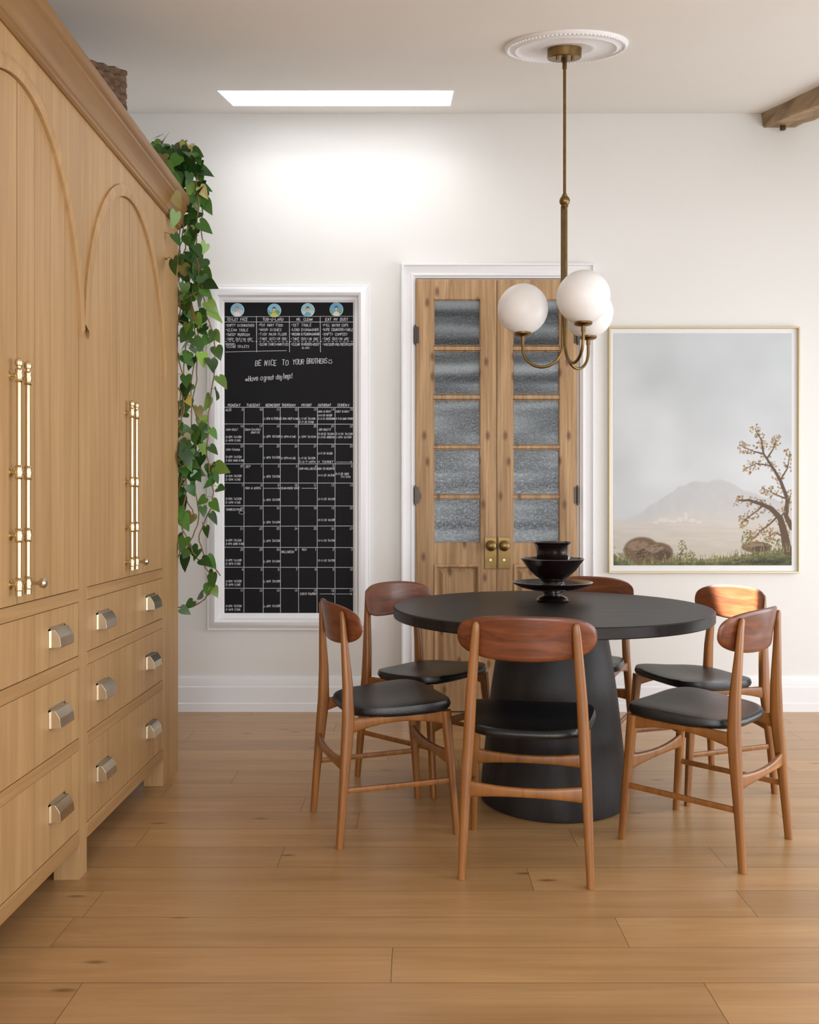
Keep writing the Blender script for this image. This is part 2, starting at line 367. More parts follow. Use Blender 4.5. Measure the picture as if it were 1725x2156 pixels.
# ---------------------------------------------------------------- chalkboard
bx0, bx1, bz0, bz1 = WX(474), WX(745), WZ(1290), WZ(638)
cb = thing('chalkboard', 'tall black chalkboard calendar in a wide white moulded frame', 'chalkboard', ((WX(437) + WX(780)) / 2, YW, WZ(1326)))
mb = MB()
mb.frame(WX(438), WX(780), WZ(1326), WZ(602), YW, [(0, 0), (0, 0.026), (0.004, 0.03), (0.012, 0.03), (0.018, 0.036), (0.034, 0.052), (0.050, 0.058), (0.062, 0.052), (0.068, 0.036), (0.070, 0.026), (0.084, 0.024), (0.088, 0.018), (0.0945, 0.014), (0.0945, 0)])
mb.build('frame', M['trim'], cb, angle=40)
mb = MB(); mb.box(bx0 - .003, bx1 + .003, YW - 0.012, YW - 0.001, bz0 - .003, bz1 + .003); mb.build('board', M['slate'], cb)
YT = YW - 0.0132
# single-stroke hand lettering: glyphs on a 4 x 6 grid, points as digit pairs, strokes separated by spaces
G = {'A': '002640 1232', 'B': '00063645443303 3342413000', 'C': '4536160501103041', 'D': '00062645412000', 'E': '46060040 0333', 'F': '460600 0333', 'G': '45361605011030414323',
     'H': '0006 4046 0343', 'I': '2026', 'J': '4641301001', 'K': '0006 460340', 'L': '060040', 'M': '0006234640', 'N': '00064046', 'O': '160501103041453616', 'P': '00063645443303',
     'Q': '160501103041453616 2240', 'R': '00063645443303 2340', 'S': '453616050413334241301001', 'T': '0646 2620', 'U': '060110304146', 'V': '062046', 'W': '0610233046', 'X': '0046 0640',
     'Y': '062346 2320', 'Z': '06460040', '0': '160501103041453616', '1': '152620', '2': '05163645440040', '3': '05163645443313 334241301001', '4': '360242 3630',
     '5': '460604344341301001', '6': '453616050110304142331302', '7': '064610', '8': '13040516364544331302011030414233', '9': '011030414536160504133344',
     '-': '0343', ':': '2122 2425', '.': '2021', '!': '2622 2021', '/': '0046', '+': '0343 2125', '*': '2125 0442 0244', '>': '053301 0333', '?': '05163645432322 2021', '\u2022': '1333 1434 1333',
     'a': '4440 4334140301103041', 'b': '0600 0314344341301001', 'd': '4640 4334140301103041', 'e': '02424334140301103041', 'g': '4641301001 4536160503123243', 'r': '0004 03143443',
     's': '43341403123241301001', 't': '2620 0444', 'o': '140301103041433414', 'v': '042044', 'y': '0603123243 4641301001'}
mb = MB(); jr = random.Random(11)
def cline(x0, y0, x1, y1, w=1.1):
    a = Vector((WX(x0), YT, WZ(y0))); b = Vector((WX(x1), YT, WZ(y1)))
    if (b - a).length < 1e-6: return
    d = (b - a).normalized(); n = Vector((-d.z, 0, d.x)) * (w * K / 2); e = d * (w * K * .3)
    mb.add([a - n - e, b - n + e, b + n + e, a + n - e], [(0, 1, 2, 3)])
def T(s, x0, x1, base, cap, rot=0.0, w=None):
    w = w or (0.68 if cap < 7 else 1.2); adv = 5.6
    total = len(s) * adv - 1.6; kx = (x1 - x0) / total; ky = cap / 6.0
    for i, ch in enumerate(s):
        g = G.get(ch)
        if not g: continue
        ox = i * adv; dy = -2 if ch in 'gy' else 0; jb = jr.uniform(-.25, .25); jx = jr.uniform(-.25, .25); jk = jr.uniform(.9, 1.1)
        for st in g.split(' '):
            pts = [(int(st[j]), int(st[j + 1])) for j in range(0, len(st) - 1, 2)]
            out = []
            for px, py in pts:
                X = (ox + jx + px + jr.uniform(-.18, .18)) * kx + (py + dy) * ky * .10; Y = ((py + dy) * jk + jb + jr.uniform(-.18, .18)) * ky
                out.append((x0 + X * math.cos(rot) - Y * math.sin(rot), base - X * math.sin(rot) - Y * math.cos(rot)))
            for p, q in zip(out, out[1:]): cline(p[0], p[1], q[0], q[1], w)
heads = [('TOILET FACE', 479, 522), ('TUB-O-LARD', 554, 597), ('MR. CLEAN', 625, 658), ('EAT MY DUST', 686, 733)]
for s, a, b in heads: T(s, a, b, 676, 5.2, w=.9)
cols = [(476, ['•EMPTY DISHWASHER', '•CLEAN TABLE', '•SWEEP MUDROOM', '•TAKE OUT/IN GRC'], [60, 47, 50, 56], '•CLEAN TOILETS', 49),
        (545, ['•PUT AWAY FOOD', '•WASH DISHES', '•TIDY MAIN FLOOR', '•TAKE OUT/IN GRC'], [51, 48, 59, 60], '•CLEAN SINKS+VANITIES', 63),
        (613, ['•SET TABLE', '•LOAD DISHWASHER', '•VACUUM KITCHEN+DINING', '•TAKE OUT/IN GRC'], [43, 58, 60, 58], '•CLEAN MIRRORS+DUST', 60),
        (679, ['•FILL WATER CUPS', '•WIPE COUNTERS+TABLE', '•EMPTY COMPOST', '•TAKE OUT/IN GRC'], [54, 64, 53, 56], '•VACUUMING/BEDROOM', 64)]
for x, ls, ws, last, lw in cols:
    for i, (l, w) in enumerate(zip(ls, ws)): T(l, x, x + w, 688 + i * 9.6 + (x == 476) * .6, 5.2, jr.uniform(-.012, .005))
    T(last, x, x + lw, 733 if x == 476 else 728.5, 5.2)
T('WEEKEND:', 476, 497, 727, 3.2, w=.55); T('BLINDS', 637, 652, 735, 3.2, w=.55)
T('BE NICE', 539, 582, 771, 10.5, 0.02); T('TO', 595, 607, 769.5, 10, 0.02); T('YOUR', 617, 640, 768, 10, .01); T('BROTHERS', 647, 689, 766.5, 10, 0.03)
cline(694, 758, 694, 760.5, 1.4); cline(698, 758, 698, 760.5, 1.4)
for i in range(6):
    a = math.pi * (1 + i / 6); b = math.pi * (1 + (i + 1) / 6); cline(696 + 4 * math.cos(a), 762.5 - 3.5 * math.sin(a), 696 + 4 * math.cos(b), 762.5 - 3.5 * math.sin(b), 1.2)
T('*', 517, 523, 805, 8, 0, 1.2); T('Have', 524, 544, 803, 10, 0.06); T('a', 549, 553, 801, 10); T('great', 557, 577, 801, 10, .05); T('day', 582, 594, 799, 10, .03); T('boys!', 598, 617, 797.5, 10, .06)
GX = [474, 515, 555, 591, 629, 669, 706, 745]; GY = [858, 893, 935, 977, 1017, 1065, 1108, 1152, 1194, 1238, 1290]
for i, d in enumerate(['MONDAY', 'TUESDAY', 'WEDNESDAY', 'THURSDAY', 'FRIDAY', 'SATURDAY', 'SUNDAY']):
    a = [481, 520, 560, 594, 636, 670, 711][i]; b = [507, 548, 590, 623, 656, 697, 736][i]; T(d, a, b, 856, 5, w=.9)
dates = [['9', '10', '11', '12', '13', '14', '15'], ['16', '17', '18', '19', '20', '21', '22'], ['23', '24', '25', '26', '27', '28', '29'], ['30', '1', '2', '3', '4', '5', '6'],
         ['7', '8', '9', '10', '11', '12', '13'], ['14', '15', '16', '17', '18', '19', '20'], ['21', '22', '23', '24', '25', '26', '27'], ['28', '29', '30', '31', '1', '2', '3'],
         ['4', '5', '6', '7', '8', '9', '10'], ['11', '12', '13', '14', '15', '16', '17']]
for r, row in enumerate(dates):
    for c, d in enumerate(row): xr = GX[c + 1] - 2.5; T(d, xr - 2.6 * len(d), xr, GY[r] + 7, 4.6)
T('AUG', 476, 488, 866, 5); T('SEP', 518, 528, 985, 4.8); T('HALLOWEEN', 593, 619, 1164, 4.8); T('NOV', 637, 646, 1159, 4)
for r in (1, 2, 3, 4, 6, 7, 8, 9):
    T('O-6PM TAISON', 477, 509, GY[r + 1] - 12.5, 4.4); T('E-8PM KING' if r not in (2, 6) else 'E-8PM GAME-KING', 477, 507 if r not in (2, 6) else 514, GY[r + 1] - 5, 4.4)
T('9AM-GOLF', 477, 502, 907, 4.2); T('9AM-CHIRO+', 517, 550, 907, 4.2); T('DENTIST', 530, 548, 913, 3.6); T('9AM-SAUNA', 477, 506, 949, 4.2)
T('THANKSGIVING', 477, 510, 1075, 4.6)
T('L-9PM N.PEREN', 557, 590, 884, 4.2); T('E-9PM PREP-KING', 592, 628, 884, 4.2); T('L-7:30 TAISON', 631, 664, 884, 4.2); T('E-7:30 KING', 631, 661, 891, 4.2)
T('MOM B-DAY!', 671, 698, 869, 4.2); T('O-11:30 TAISON', 671, 699, 877, 4); T('E-3:30 MCKEEHAN', 671, 705, 884, 4); T('CHEY B-DAY!', 708, 736, 869, 4.2); T('E-7:30 GAME-TRYOUT', 708, 744, 884, 4)
for r in range(1, 10): T('L-8PM TAISON', 557, 590, GY[r] + [0, 29, 31, 29, 38, 37, 33, 32, 32, 40][r], 4.4, 0.02)
T('E-9PM-KING', 593, 623, 922, 4.2); T('L-8PM TAISON', 631, 665, 922, 4.2); T('JOB-GOLF!?', 671, 697, 907, 4.2); T('O-10:30 TAISON', 671, 703, 916, 4.2); T('E-2:45 NORDIN', 671, 704, 923, 4.2); T('E-3:30 TAISON', 708, 742, 916, 4.2); T('L-6PM TAISON', 708, 740, 923, 4.2)
T('E-9PM-KING', 593, 623, 967, 4.2); T('L-7:30 TAISON', 631, 664, 967, 4.2); T('E-3-7:45PM -> TOURNEY', 631, 702, 974.5, 4); T('O-11:30 TAISON', 671, 700, 957, 4.2)
T('SUN-WALLABIES', 631, 667, 989, 4.2); T('MOM CO-REUNION', 670, 706, 989, 4.2); T('O-11:30 TAISON', 671, 704, 1003, 4.2); T('E-7:30 GAME', 708, 735, 1000, 4.2); T('TAISON', 718, 738, 1006, 4)
T('MOM N KENYA', 518, 550, 1030, 4.2); T('ISLAM-PHOTO SHOOT', 592, 631, 1030, 4.2)
for r in (4, 5, 6, 7): T('O-11:30 TAISON', 671, 705, GY[r] + [0, 0, 0, 0, 36, 32, 32, 30][r], 4.2, 0.01)
T('CHRIS-TOURNEY', 633, 668, 1252, 4.4)
for x0, x1, y in ((557, 590, 1028), (636, 667, 1028), (674, 704, 1250), (709, 742, 1250), (709, 742, 973)):
    cline(x0, y, x1, y, .8); cline(x1 - 3, y - 2, x1, y, .8); cline(x1 - 3, y + 2, x1, y, .8)
for y in GY[:-1]: cline(474, y, 745, y + jr.uniform(-.8, .8), .95)
for x in GX[1:-1]: cline(x, 858, x + jr.uniform(-.6, .6), 1289, .95)
for x in (541, 610, 675): cline(x, 667, x + .5, 742, .95)
cline(474, 668, 745, 667, .7); cline(474, 679, 745, 679, .9); cline(476, 742, 604, 739, .8)
for i in range(34): cline(475 + i * 8, 720, 479 + i * 8, 719.8, .8)
for i in range(12): a = i * math.pi / 6; b = a + math.pi / 6; cline(510 + 6 * math.cos(a), 1079 + 3.6 * math.sin(a), 510 + 6 * math.cos(b), 1079 + 3.6 * math.sin(b), .7)
mb.build('chalk_writing', M['chalk'], cb, flat=True, recalc=False)

def magnet(px, py, label, bg1, bg2, hair, shirt):
    cx, cz = WX(px), WZ(py); r0 = 14.3 * K
    o = thing('photo_magnet', label, 'magnet', (cx, YW - 0.012, cz), 'round photo magnets on the chalkboard')
    m = MB(); m.lathe([(r0, 0), (r0, 0.004), (r0 * .94, 0.006), (0, 0.006)], (cx, YW - 0.012, cz), 32, axis='-y'); m.build('rim', plain('magnet_rim', (210, 220, 226), .3), o)
    m = MB(); N = 30; rr = r0 * .93; s = 2 * rr / N
    for i in range(N):
        for j in range(N):
            u = (i + .5) / N * 2 - 1; v = (j + .5) / N * 2 - 1
            if u * u + v * v > 1: continue
            c = bg1 if v > -.1 + .2 * math.sin(4 * u) else bg2
            if (u / .55) ** 2 + ((v + .95) / .62) ** 2 < 1: c = shirt
            if (u / .3) ** 2 + ((v - .18) / .36) ** 2 < 1: c = hair
            if (u / .24) ** 2 + ((v - .06) / .30) ** 2 < 1: c = (214, 172, 146)
            x, z = cx - rr + i * s, cz - rr + j * s
            m.add([(x, YW - .0185, z), (x + s, YW - .0185, z), (x + s, YW - .0185, z + s), (x, YW - .0185, z + s)], [(0, 1, 2, 3)], 0, lin(c))
    m.build('photo', M['paint'], o, flat=True, recalc=False)
magnet(501, 654, 'round photo magnet with white shirt above the TOILET FACE column', (136, 188, 215), (185, 205, 216), (160, 130, 90), (225, 225, 225))
magnet(578.5, 655, 'round photo magnet with yellow shirt above the TUB-O-LARD column', (130, 190, 216), (110, 156, 120), (60, 44, 32), (195, 200, 90))
magnet(649, 654, 'round photo magnet with pale teal backdrop above the MR. CLEAN column', (145, 194, 205), (175, 204, 208), (80, 58, 40), (116, 160, 178))
magnet(709, 653, 'round photo magnet with blue and green backdrop above the EAT MY DUST column', (100, 168, 208), (120, 160, 130), (70, 52, 36), (205, 205, 208))

# ---------------------------------------------------------------- framed landscape
art = thing('framed_painting', 'large framed misty landscape painting with autumn tree and rocks', 'painting', ((WX(1280) + WX(1680)) / 2, YW, WZ(1206)))
mb = MB(); mb.frame(WX(1280), WX(1680), WZ(1206), WZ(690), YW, [(0, 0), (0, 0.032), (0.002, 0.034), (0.008, 0.034), (0.010, 0.032), (0.010, 0.008)]); mb.build('frame', M['gold'], art)
mb = MB(); mb.box(WX(1283), WX(1677), YW - 0.014, YW - 0.002, WZ(1203), WZ(693)); mb.build('mat_board', plain('mat_white', (226, 227, 228), .8), art)
PX0, PX1, PY0, PY1 = 1291, 1665, 703, 1190
GW, GH = 340, 442; sc = GW / (PX1 - PX0); rg = np.random.RandomState(4)
yy, xx = np.mgrid[0:GH, 0:GW]; X_ = xx / sc + PX0; Y_ = yy / sc + PY0
def smooth_noise(n, m):
    g = rg.rand(n + 2, m + 2); fy = np.linspace(0, n, GH); fx = np.linspace(0, m, GW)
    iy = fy.astype(int); ix = fx.astype(int); ty = (fy - iy)[:, None]; tx = (fx - ix)[None, :]; ty = ty * ty * (3 - 2 * ty); tx = tx * tx * (3 - 2 * tx)
    return (g[iy][:, ix] * (1 - ty) * (1 - tx) + g[iy + 1][:, ix] * ty * (1 - tx) + g[iy][:, ix + 1] * (1 - ty) * tx + g[iy + 1][:, ix + 1] * ty * tx)[:, :, None]
def lerp3(a, b, t): return np.array(a)[None, None, :] * (1 - t) + np.array(b)[None, None, :] * t
t = np.clip((Y_ - 701) / 350, 0, 1)[:, :, None]
img = lerp3((188, 194, 198), (197, 200, 203), t)
img += (smooth_noise(5, 4) - .5) * 14 + (smooth_noise(16, 10) - .5) * 5
mx = [1291, 1330, 1352, 1378, 1402, 1425, 1442, 1460, 1478, 1500, 1522, 1545, 1570, 1610, 1665]; my = [1104, 1086, 1072, 1052, 1038, 1024, 1016, 1011, 1012, 1008, 1010, 1018, 1030, 1046, 1056]
ml = np.interp(X_, mx, my) + (smooth_noise(3, 30)[:, :, 0] - .5) * 6
mk_ = np.clip((Y_ - ml) / 4, 0, 1)[:, :, None]; th = np.clip((Y_ - ml) / 90, 0, 1)[:, :, None]
img = img * (1 - mk_) + mk_ * (lerp3((183, 185, 188), (191, 189, 187), th) + (smooth_noise(40, 30) - .5) * 5)
lowm = np.clip((Y_ - 1078 - 6 * np.sin(X_ / 40)) / 22, 0, 1)[:, :, None]; img = img * (1 - lowm) + lowm * (lerp3((195, 189, 183), (184, 178, 166), np.clip((Y_ - 1088) / 80, 0, 1)[:, :, None]) + (smooth_noise(120, 12) - .5) * 9)
def blob(x, y, rx, ry, c, a=1.0):
    x0 = max(0, int((x - rx * 1.3 - PX0) * sc)); x1 = min(GW, int((x + rx * 1.3 - PX0) * sc) + 2); y0 = max(0, int((y - ry * 1.3 - PY0) * sc)); y1 = min(GH, int((y + ry * 1.3 - PY0) * sc) + 2)
    if x1 <= x0 or y1 <= y0: return
    d = ((X_[y0:y1, x0:x1] - x) / rx) ** 2 + ((Y_[y0:y1, x0:x1] - y) / ry) ** 2
    k = (np.clip((1.25 - d) * 3, 0, 1) * a)[:, :, None]; img[y0:y1, x0:x1] = img[y0:y1, x0:x1] * (1 - k) + np.array(c)[None, None, :] * k
def stroke(pts, w0, w1, c, a=1.0):
    L = sum(math.dist(p, q) for p, q in zip(pts, pts[1:])); n = max(4, int(L / 1.0)); s = 0; cum = [0]
    for p, q in zip(pts, pts[1:]): s += math.dist(p, q); cum.append(s)
    for i in range(n + 1):
        d = L * i / n; x = np.interp(d, cum, [p[0] for p in pts]); y = np.interp(d, cum, [p[1] for p in pts]); w = w0 + (w1 - w0) * i / n
        blob(x, y, w, w, c, a)
pr = random.Random(9)
for x, y, w, h in ((1395, 1093, 14, 5), (1415, 1096, 10, 4), (1442, 1086, 5, 11), (1455, 1094, 9, 5), (1430, 1092, 8, 6), (1470, 1098, 8, 3), (1380, 1098, 8, 3)): blob(x, y, w / 1.2, h / 1.2, (208, 202, 195), .8)
gl = np.interp(X_, [1291, 1330, 1420, 1480, 1540, 1600, 1665], [1166, 1180, 1172, 1176, 1168, 1158, 1150]) + (smooth_noise(2, 110)[:, :, 0] - .5) * 7
gm = (Y_ > gl)[:, :, None]; img = np.where(gm, lerp3((116, 118, 80), (70, 70, 42), np.clip((Y_ - gl) / 26, 0, 1)[:, :, None]) + (smooth_noise(140, 40) - .5) * 44, img)
def rock(x, y, rx, ry):
    blob(x, y, rx, ry, (112, 90, 72)); blob(x - rx * .2, y - ry * .35, rx * .6, ry * .4, (142, 122, 102), .7); blob(x + rx * .3, y + ry * .3, rx * .6, ry * .5, (76, 60, 48), .8)
rock(1350, 1157, 36, 27); rock(1384, 1161, 30, 20); rock(1590, 1150, 30, 11); rock(1545, 1175, 12, 5)
for _ in range(150): blob(1362 + pr.gauss(0, 20), 1158 + pr.gauss(0, 9), pr.uniform(1, 4), pr.uniform(.6, 1.6), pr.choice([(134, 114, 92), (92, 72, 56), (72, 56, 44), (150, 130, 110)]), .55)
def foliage(cx_, cy_, rx, ry, n, cols_, s=2.2):
    for _ in range(n): a = pr.uniform(0, 6.28); q = pr.random() ** .6; blob(cx_ + rx * q * math.cos(a), cy_ + ry * q * math.sin(a), pr.uniform(.8, s), pr.uniform(.8, s), pr.choice(cols_), .85)
gr = [(104, 104, 64), (130, 120, 76), (84, 86, 52), (152, 142, 104)]; br = [(134, 104, 64), (152, 122, 78), (108, 82, 52), (164, 138, 94)]
foliage(1434, 1160, 10, 26, 70, gr); foliage(1310, 1172, 12, 10, 40, gr); foliage(1572, 1135, 14, 22, 90, gr); foliage(1450, 1168, 12, 12, 40, gr); foliage(1620, 1140, 24, 10, 60, gr)
tk = (88, 70, 54)
trunk = [(1655, 1158), (1648, 1120), (1640, 1090), (1622, 1070), (1600, 1060), (1575, 1052), (1553, 1052)]
trunk2 = [(1664, 1110), (1652, 1085), (1655, 1050), (1640, 1010), (1622, 980), (1605, 955), (1600, 925), (1588, 905)]
brs = [trunk, trunk2, [(1605, 1062), (1590, 1075), (1570, 1090), (1560, 1098)], [(1640, 1088), (1655, 1070), (1662, 1040)], [(1640, 1010), (1655, 985), (1660, 955)], [(1622, 980), (1590, 975), (1570, 985)],
       [(1605, 955), (1585, 950), (1560, 940)], [(1655, 1050), (1630, 1040), (1610, 1030)], [(1635, 1085), (1620, 1100), (1600, 1115), (1585, 1130)], [(1612, 965), (1625, 945), (1632, 925)], [(1650, 1130), (1630, 1120), (1615, 1128)]]
for b in brs:
    for p, q in zip(b[1:], b[2:] + [b[-1]]):
        for _ in range(14):
            u = pr.random(); foliage(p[0] + (q[0] - p[0]) * u + pr.uniform(-11, 11), p[1] + (q[1] - p[1]) * u + pr.uniform(-11, 11), 3, 3, 2, br, 2.2)
stroke(trunk, 9, 1.6, tk); stroke(trunk2, 5, 1, tk)
for b in brs[2:]: stroke(b, 1.8, .8, tk)
for _ in range(60):
    b = pr.choice(brs); p = pr.choice(b[1:]); foliage(p[0] + pr.uniform(-9, 9), p[1] + pr.uniform(-9, 9), 3, 3, 2, br, 2.2)
for _ in range(150):
    x = pr.uniform(1295, 1660); y = np.interp(x, [1291, 1330, 1420, 1480, 1540, 1600, 1665], [1166, 1180, 1172, 1176, 1168, 1158, 1150]); h = pr.uniform(5, 16)
    stroke([(x, y + 8), (x + pr.uniform(-4, 4), y + 4 - h)], .9, .5, pr.choice(gr), .8)
for i in range(9): x = 1558 + i * 9; stroke([(x, 1184), (x + 3, 1178), (x + 5, 1184), (x + 8, 1180)], .8, .7, (40, 32, 24), .9)
img = np.clip(img, 0, 255) / 255; il = np.where(img <= .04045, img / 12.92, ((img + .055) / 1.055) ** 2.4)
me = bpy.data.meshes.new('painting_sheet'); xs = np.linspace(WX(PX0), WX(PX1), GW); zs = np.linspace(WZ(PY0), WZ(PY1), GH); oo = origin[art.name]
gxx, gzz = np.meshgrid(xs - oo.x, zs - oo.z); V = np.stack([gxx.ravel(), np.full(GW * GH, -0.0155), gzz.ravel()], 1)
idx = np.arange(GW * GH).reshape(GH, GW); Fq = np.stack([idx[1:, :-1].ravel(), idx[1:, 1:].ravel(), idx[:-1, 1:].ravel(), idx[:-1, :-1].ravel()], 1)
me.vertices.add(len(V)); me.vertices.foreach_set('co', V.ravel()); me.loops.add(Fq.size); me.loops.foreach_set('vertex_index', Fq.ravel().astype(np.int32))
me.polygons.add(len(Fq)); me.polygons.foreach_set('loop_start', np.arange(0, Fq.size, 4, dtype=np.int32)); me.update(calc_edges=True)
at = me.color_attributes.new('Col', 'FLOAT_COLOR', 'POINT'); at.data.foreach_set('color', np.concatenate([il.reshape(-1, 3), np.ones((GW * GH, 1))], 1).ravel())
me.materials.append(M['paint']); ob = bpy.data.objects.new('painted_sheet', me); C.objects.link(ob); ob.parent = art

# ---------------------------------------------------------------- cabinet
XF = -1.017; XBK = -1.66; ZT = 2.40
cab = thing('cabinet', 'tall built-in oak cabinet with arched doors and drawers along the left', 'cabinet', (-1.34, 2.8, 0))
Y0c, Y1c = 1.78, 3.797
mods = [(1.842, 2.673), (2.736, 3.566)]
mb = MB(); mb.box(XBK, XF - 0.028, Y0c, Y1c, 0.11, ZT); mb.build('body', M['oak'], cab)
mb = MB()
stiles = [(Y0c, 1.842), (2.673, 2.736), (3.566, 3.797)]
for i, (a, b) in enumerate(stiles): mb.box(XF - 0.028, XF, a, b, 0.11, 2.36)
rails = [(0.106, 0.152), (0.397, 0.432), (0.645, 0.683), (0.848, 0.885)]
def arch(w, base, Hh, n=40):
    return [(w * math.cos(math.pi * i / n), base + Hh * max(0, math.sin(math.pi * i / n)) ** 1.08) for i in range(n + 1)]
for a, b in mods:
    c = (a + b) / 2; w = (b - a) / 2
    A = arch(w, 1.66, 0.575)
    for (d0, z0), (d1, z1) in zip(A, A[1:]):
        mb.prism([(c + d0, z0), (c + d1, z1), (c + d1, 2.36), (c + d0, 2.36)], 'x', XF - 0.028, XF)
mb.build('face_frame', M['oak'], cab, angle=30)
mb = MB()
for a, b in mods:
    for z0, z1 in rails: mb.box(XF - 0.028, XF + 0.001, a, b, z0, z1)
mb.build('rail', M['oak_h'], cab, bevel=0.0015)
for k, (a, b) in enumerate(mods):
    c = (a + b) / 2; w = (b - a) / 2; mb = MB()
    A = arch(w, 1.66, 0.575, 48); B = arch(w + 0.0315, 1.70, 0.574, 48); m_ = [(p[0] * .5 + q[0] * .5, p[1] * .5 + q[1] * .5) for p, q in zip(A, B)]
    ringsP = []
    for p, mid, q in zip(A, m_, B): ringsP += [(XF - .01, c + p[0], p[1]), (XF + .007, c + p[0], p[1]), (XF + .013, c + mid[0], mid[1]), (XF + .007, c + q[0], q[1]), (XF, c + q[0], q[1])]
    fs = []
    for i in range(48):
        for j in range(4): fs.append((i * 5 + j, i * 5 + j + 1, i * 5 + 6 + j, i * 5 + 5 + j))
    mb.add(ringsP, fs); mb.build('arch_moulding', M['oak'], cab, angle=50)
for (a, b) in ((2.673, 2.736), (3.566, 3.797), (1.78, 1.842)):
    mb = MB(); mb.box(XF - 0.078, XF, a, b, 0, 0.11); mb.build('leg', M['oak'], cab, bevel=0.001)
mb = MB(); mb.box(XBK, XBK + 0.05, Y0c, Y1c, 0, 0.11); mb.build('back_plinth', M['oak'], cab)
prof = [(-0.03, 2.335), (0.006, 2.335), (0.012, 2.342), (0.012, 2.352), (0.016, 2.358), (0.018, 2.375), (0.024, 2.395), (0.034, 2.415), (0.040, 2.424), (0.040, 2.436), (0.046, 2.442), (0.050, 2.452), (0.050, 2.474), (-0.03, 2.474)]
mb = MB(); mb.prism([(XF + a, z) for a, z in prof], 'y', Y0c, Y1c + 0.005)
cor = mb.build('cornice', M['cornice'], cab, angle=25)
mb = MB(); mb.box(XBK, XF - 0.03, Y1c - 0.02, Y1c + 0.005, 2.38, 2.474); mb.build('cornice_return', M['cornice'], cab)
def planks(mb, a, b, z0, topf, n, sub=6, gap=0.0011):
    w = (b - a) / n
    for i in range(n):
        p0, p1 = a + i * w + gap, a + (i + 1) * w - gap
        for j in range(sub):
            q0 = p0 + (p1 - p0) * j / sub; q1 = p0 + (p1 - p0) * (j + 1) / sub
            mb.prism([(q0, z0), (q1, z0), (q1, topf(q1)), (q0, topf(q0))], 'x', XF - 0.0275, XF - 0.002)
def pull_bar(door, y, knob):
    X = XF + 0.019; mb = MB()
    mb.sweep([(X, y, 0.925), (X, y, 1.50)], 0.0058, 12)
    mb.sweep([(X, y, 0.912), (X, y, 0.93)], 0.0085, 12); mb.lathe([(0, -.012), (.008, -.008), (.0105, 0), (.008, .008), (0, .012)], (X, y, 1.503), 12)
    for z in (1.47, 1.225, 1.065, 0.94):
        mb.sweep([(XF - .002, y, z), (X, y, z)], 0.005, 10, ref=(0, 0, 1)); mb.lathe([(.013, 0), (.013, .003), (.006, .006)], (XF - .003, y, z), 12, axis='x')
        mb.lathe([(.007, -.018), (.010, -.014), (.008, -.008), (.0105, 0), (.008, .008), (.010, .014), (.007, .018)], (X, y, z), 12)
    mb.build('door_pull', M['brassp'], door)
    if knob:
        mb = MB(); mb.lathe([(.006, 0), (.005, .02), (.006, .026), (.013, .034), (.014, .042), (.008, .048), (0, .049)], (XF - .003, y + .055, 0.935), 14, axis='x'); mb.build('knob', M['bronze'], door)
for a, b in mods:
    c = (a + b) / 2; w = (b - a) / 2
    top = lambda y, c=c, w=w: 1.66 - .003 + 0.575 * max(0.0, 1 - ((y - c) / w) ** 2) ** 0.54
    for s, (p, q) in enumerate(((a + .002, c - .001), (c + .001, b - .002))):
        mb = MB(); planks(mb, p, q, 0.887, top, 4, 10)
        d = mb.build('door', M['oak'], cab, angle=20); pull_bar(d, c + (-.036 if s == 0 else .016), s == 1)
    for z0, z1 in ((0.154, 0.395), (0.434, 0.643), (0.685, 0.846)):
        mb = MB(); planks(mb, a + .002, b - .002, z0, lambda y, z1=z1: z1, 8, 1, .0004)
        d = mb.build('drawer', M['oak'], cab, angle=20)
        for off in (-0.262, 0.262):
            yc = c + off - .012; zc = (z0 + z1) / 2; mb = MB(); xf = XF - .0025; hw = .049
            arc = [(0.002, .028), (.012, .028), (.016, .026), (.027, .010), (.030, .004), (.033, -.020), (.031, -.022)]
            inn = [(x - .003, z - .003) for x, z in arc[::-1]]
            mb.prism([(xf + x, zc + z) for x, z in arc + inn], 'y', yc - hw, yc + hw)
            for ye in (yc - hw - .0005, yc + hw - .002): mb.prism([(xf, zc + .028)] + [(xf + x * .985, zc + z) for x, z in arc[1:]] + [(xf, zc - .024)], 'y', ye, ye + .0025)
            mb.box(xf, xf + .003, yc - .057, yc + .057, zc + .024, zc + .034); mb.box(xf, xf + .003, yc - .057, yc - .048, zc - .026, zc + .03); mb.box(xf, xf + .003, yc + .048, yc + .057, zc - .026, zc + .03)
            mb.build('cup_pull', M['bronze'], d, angle=18)

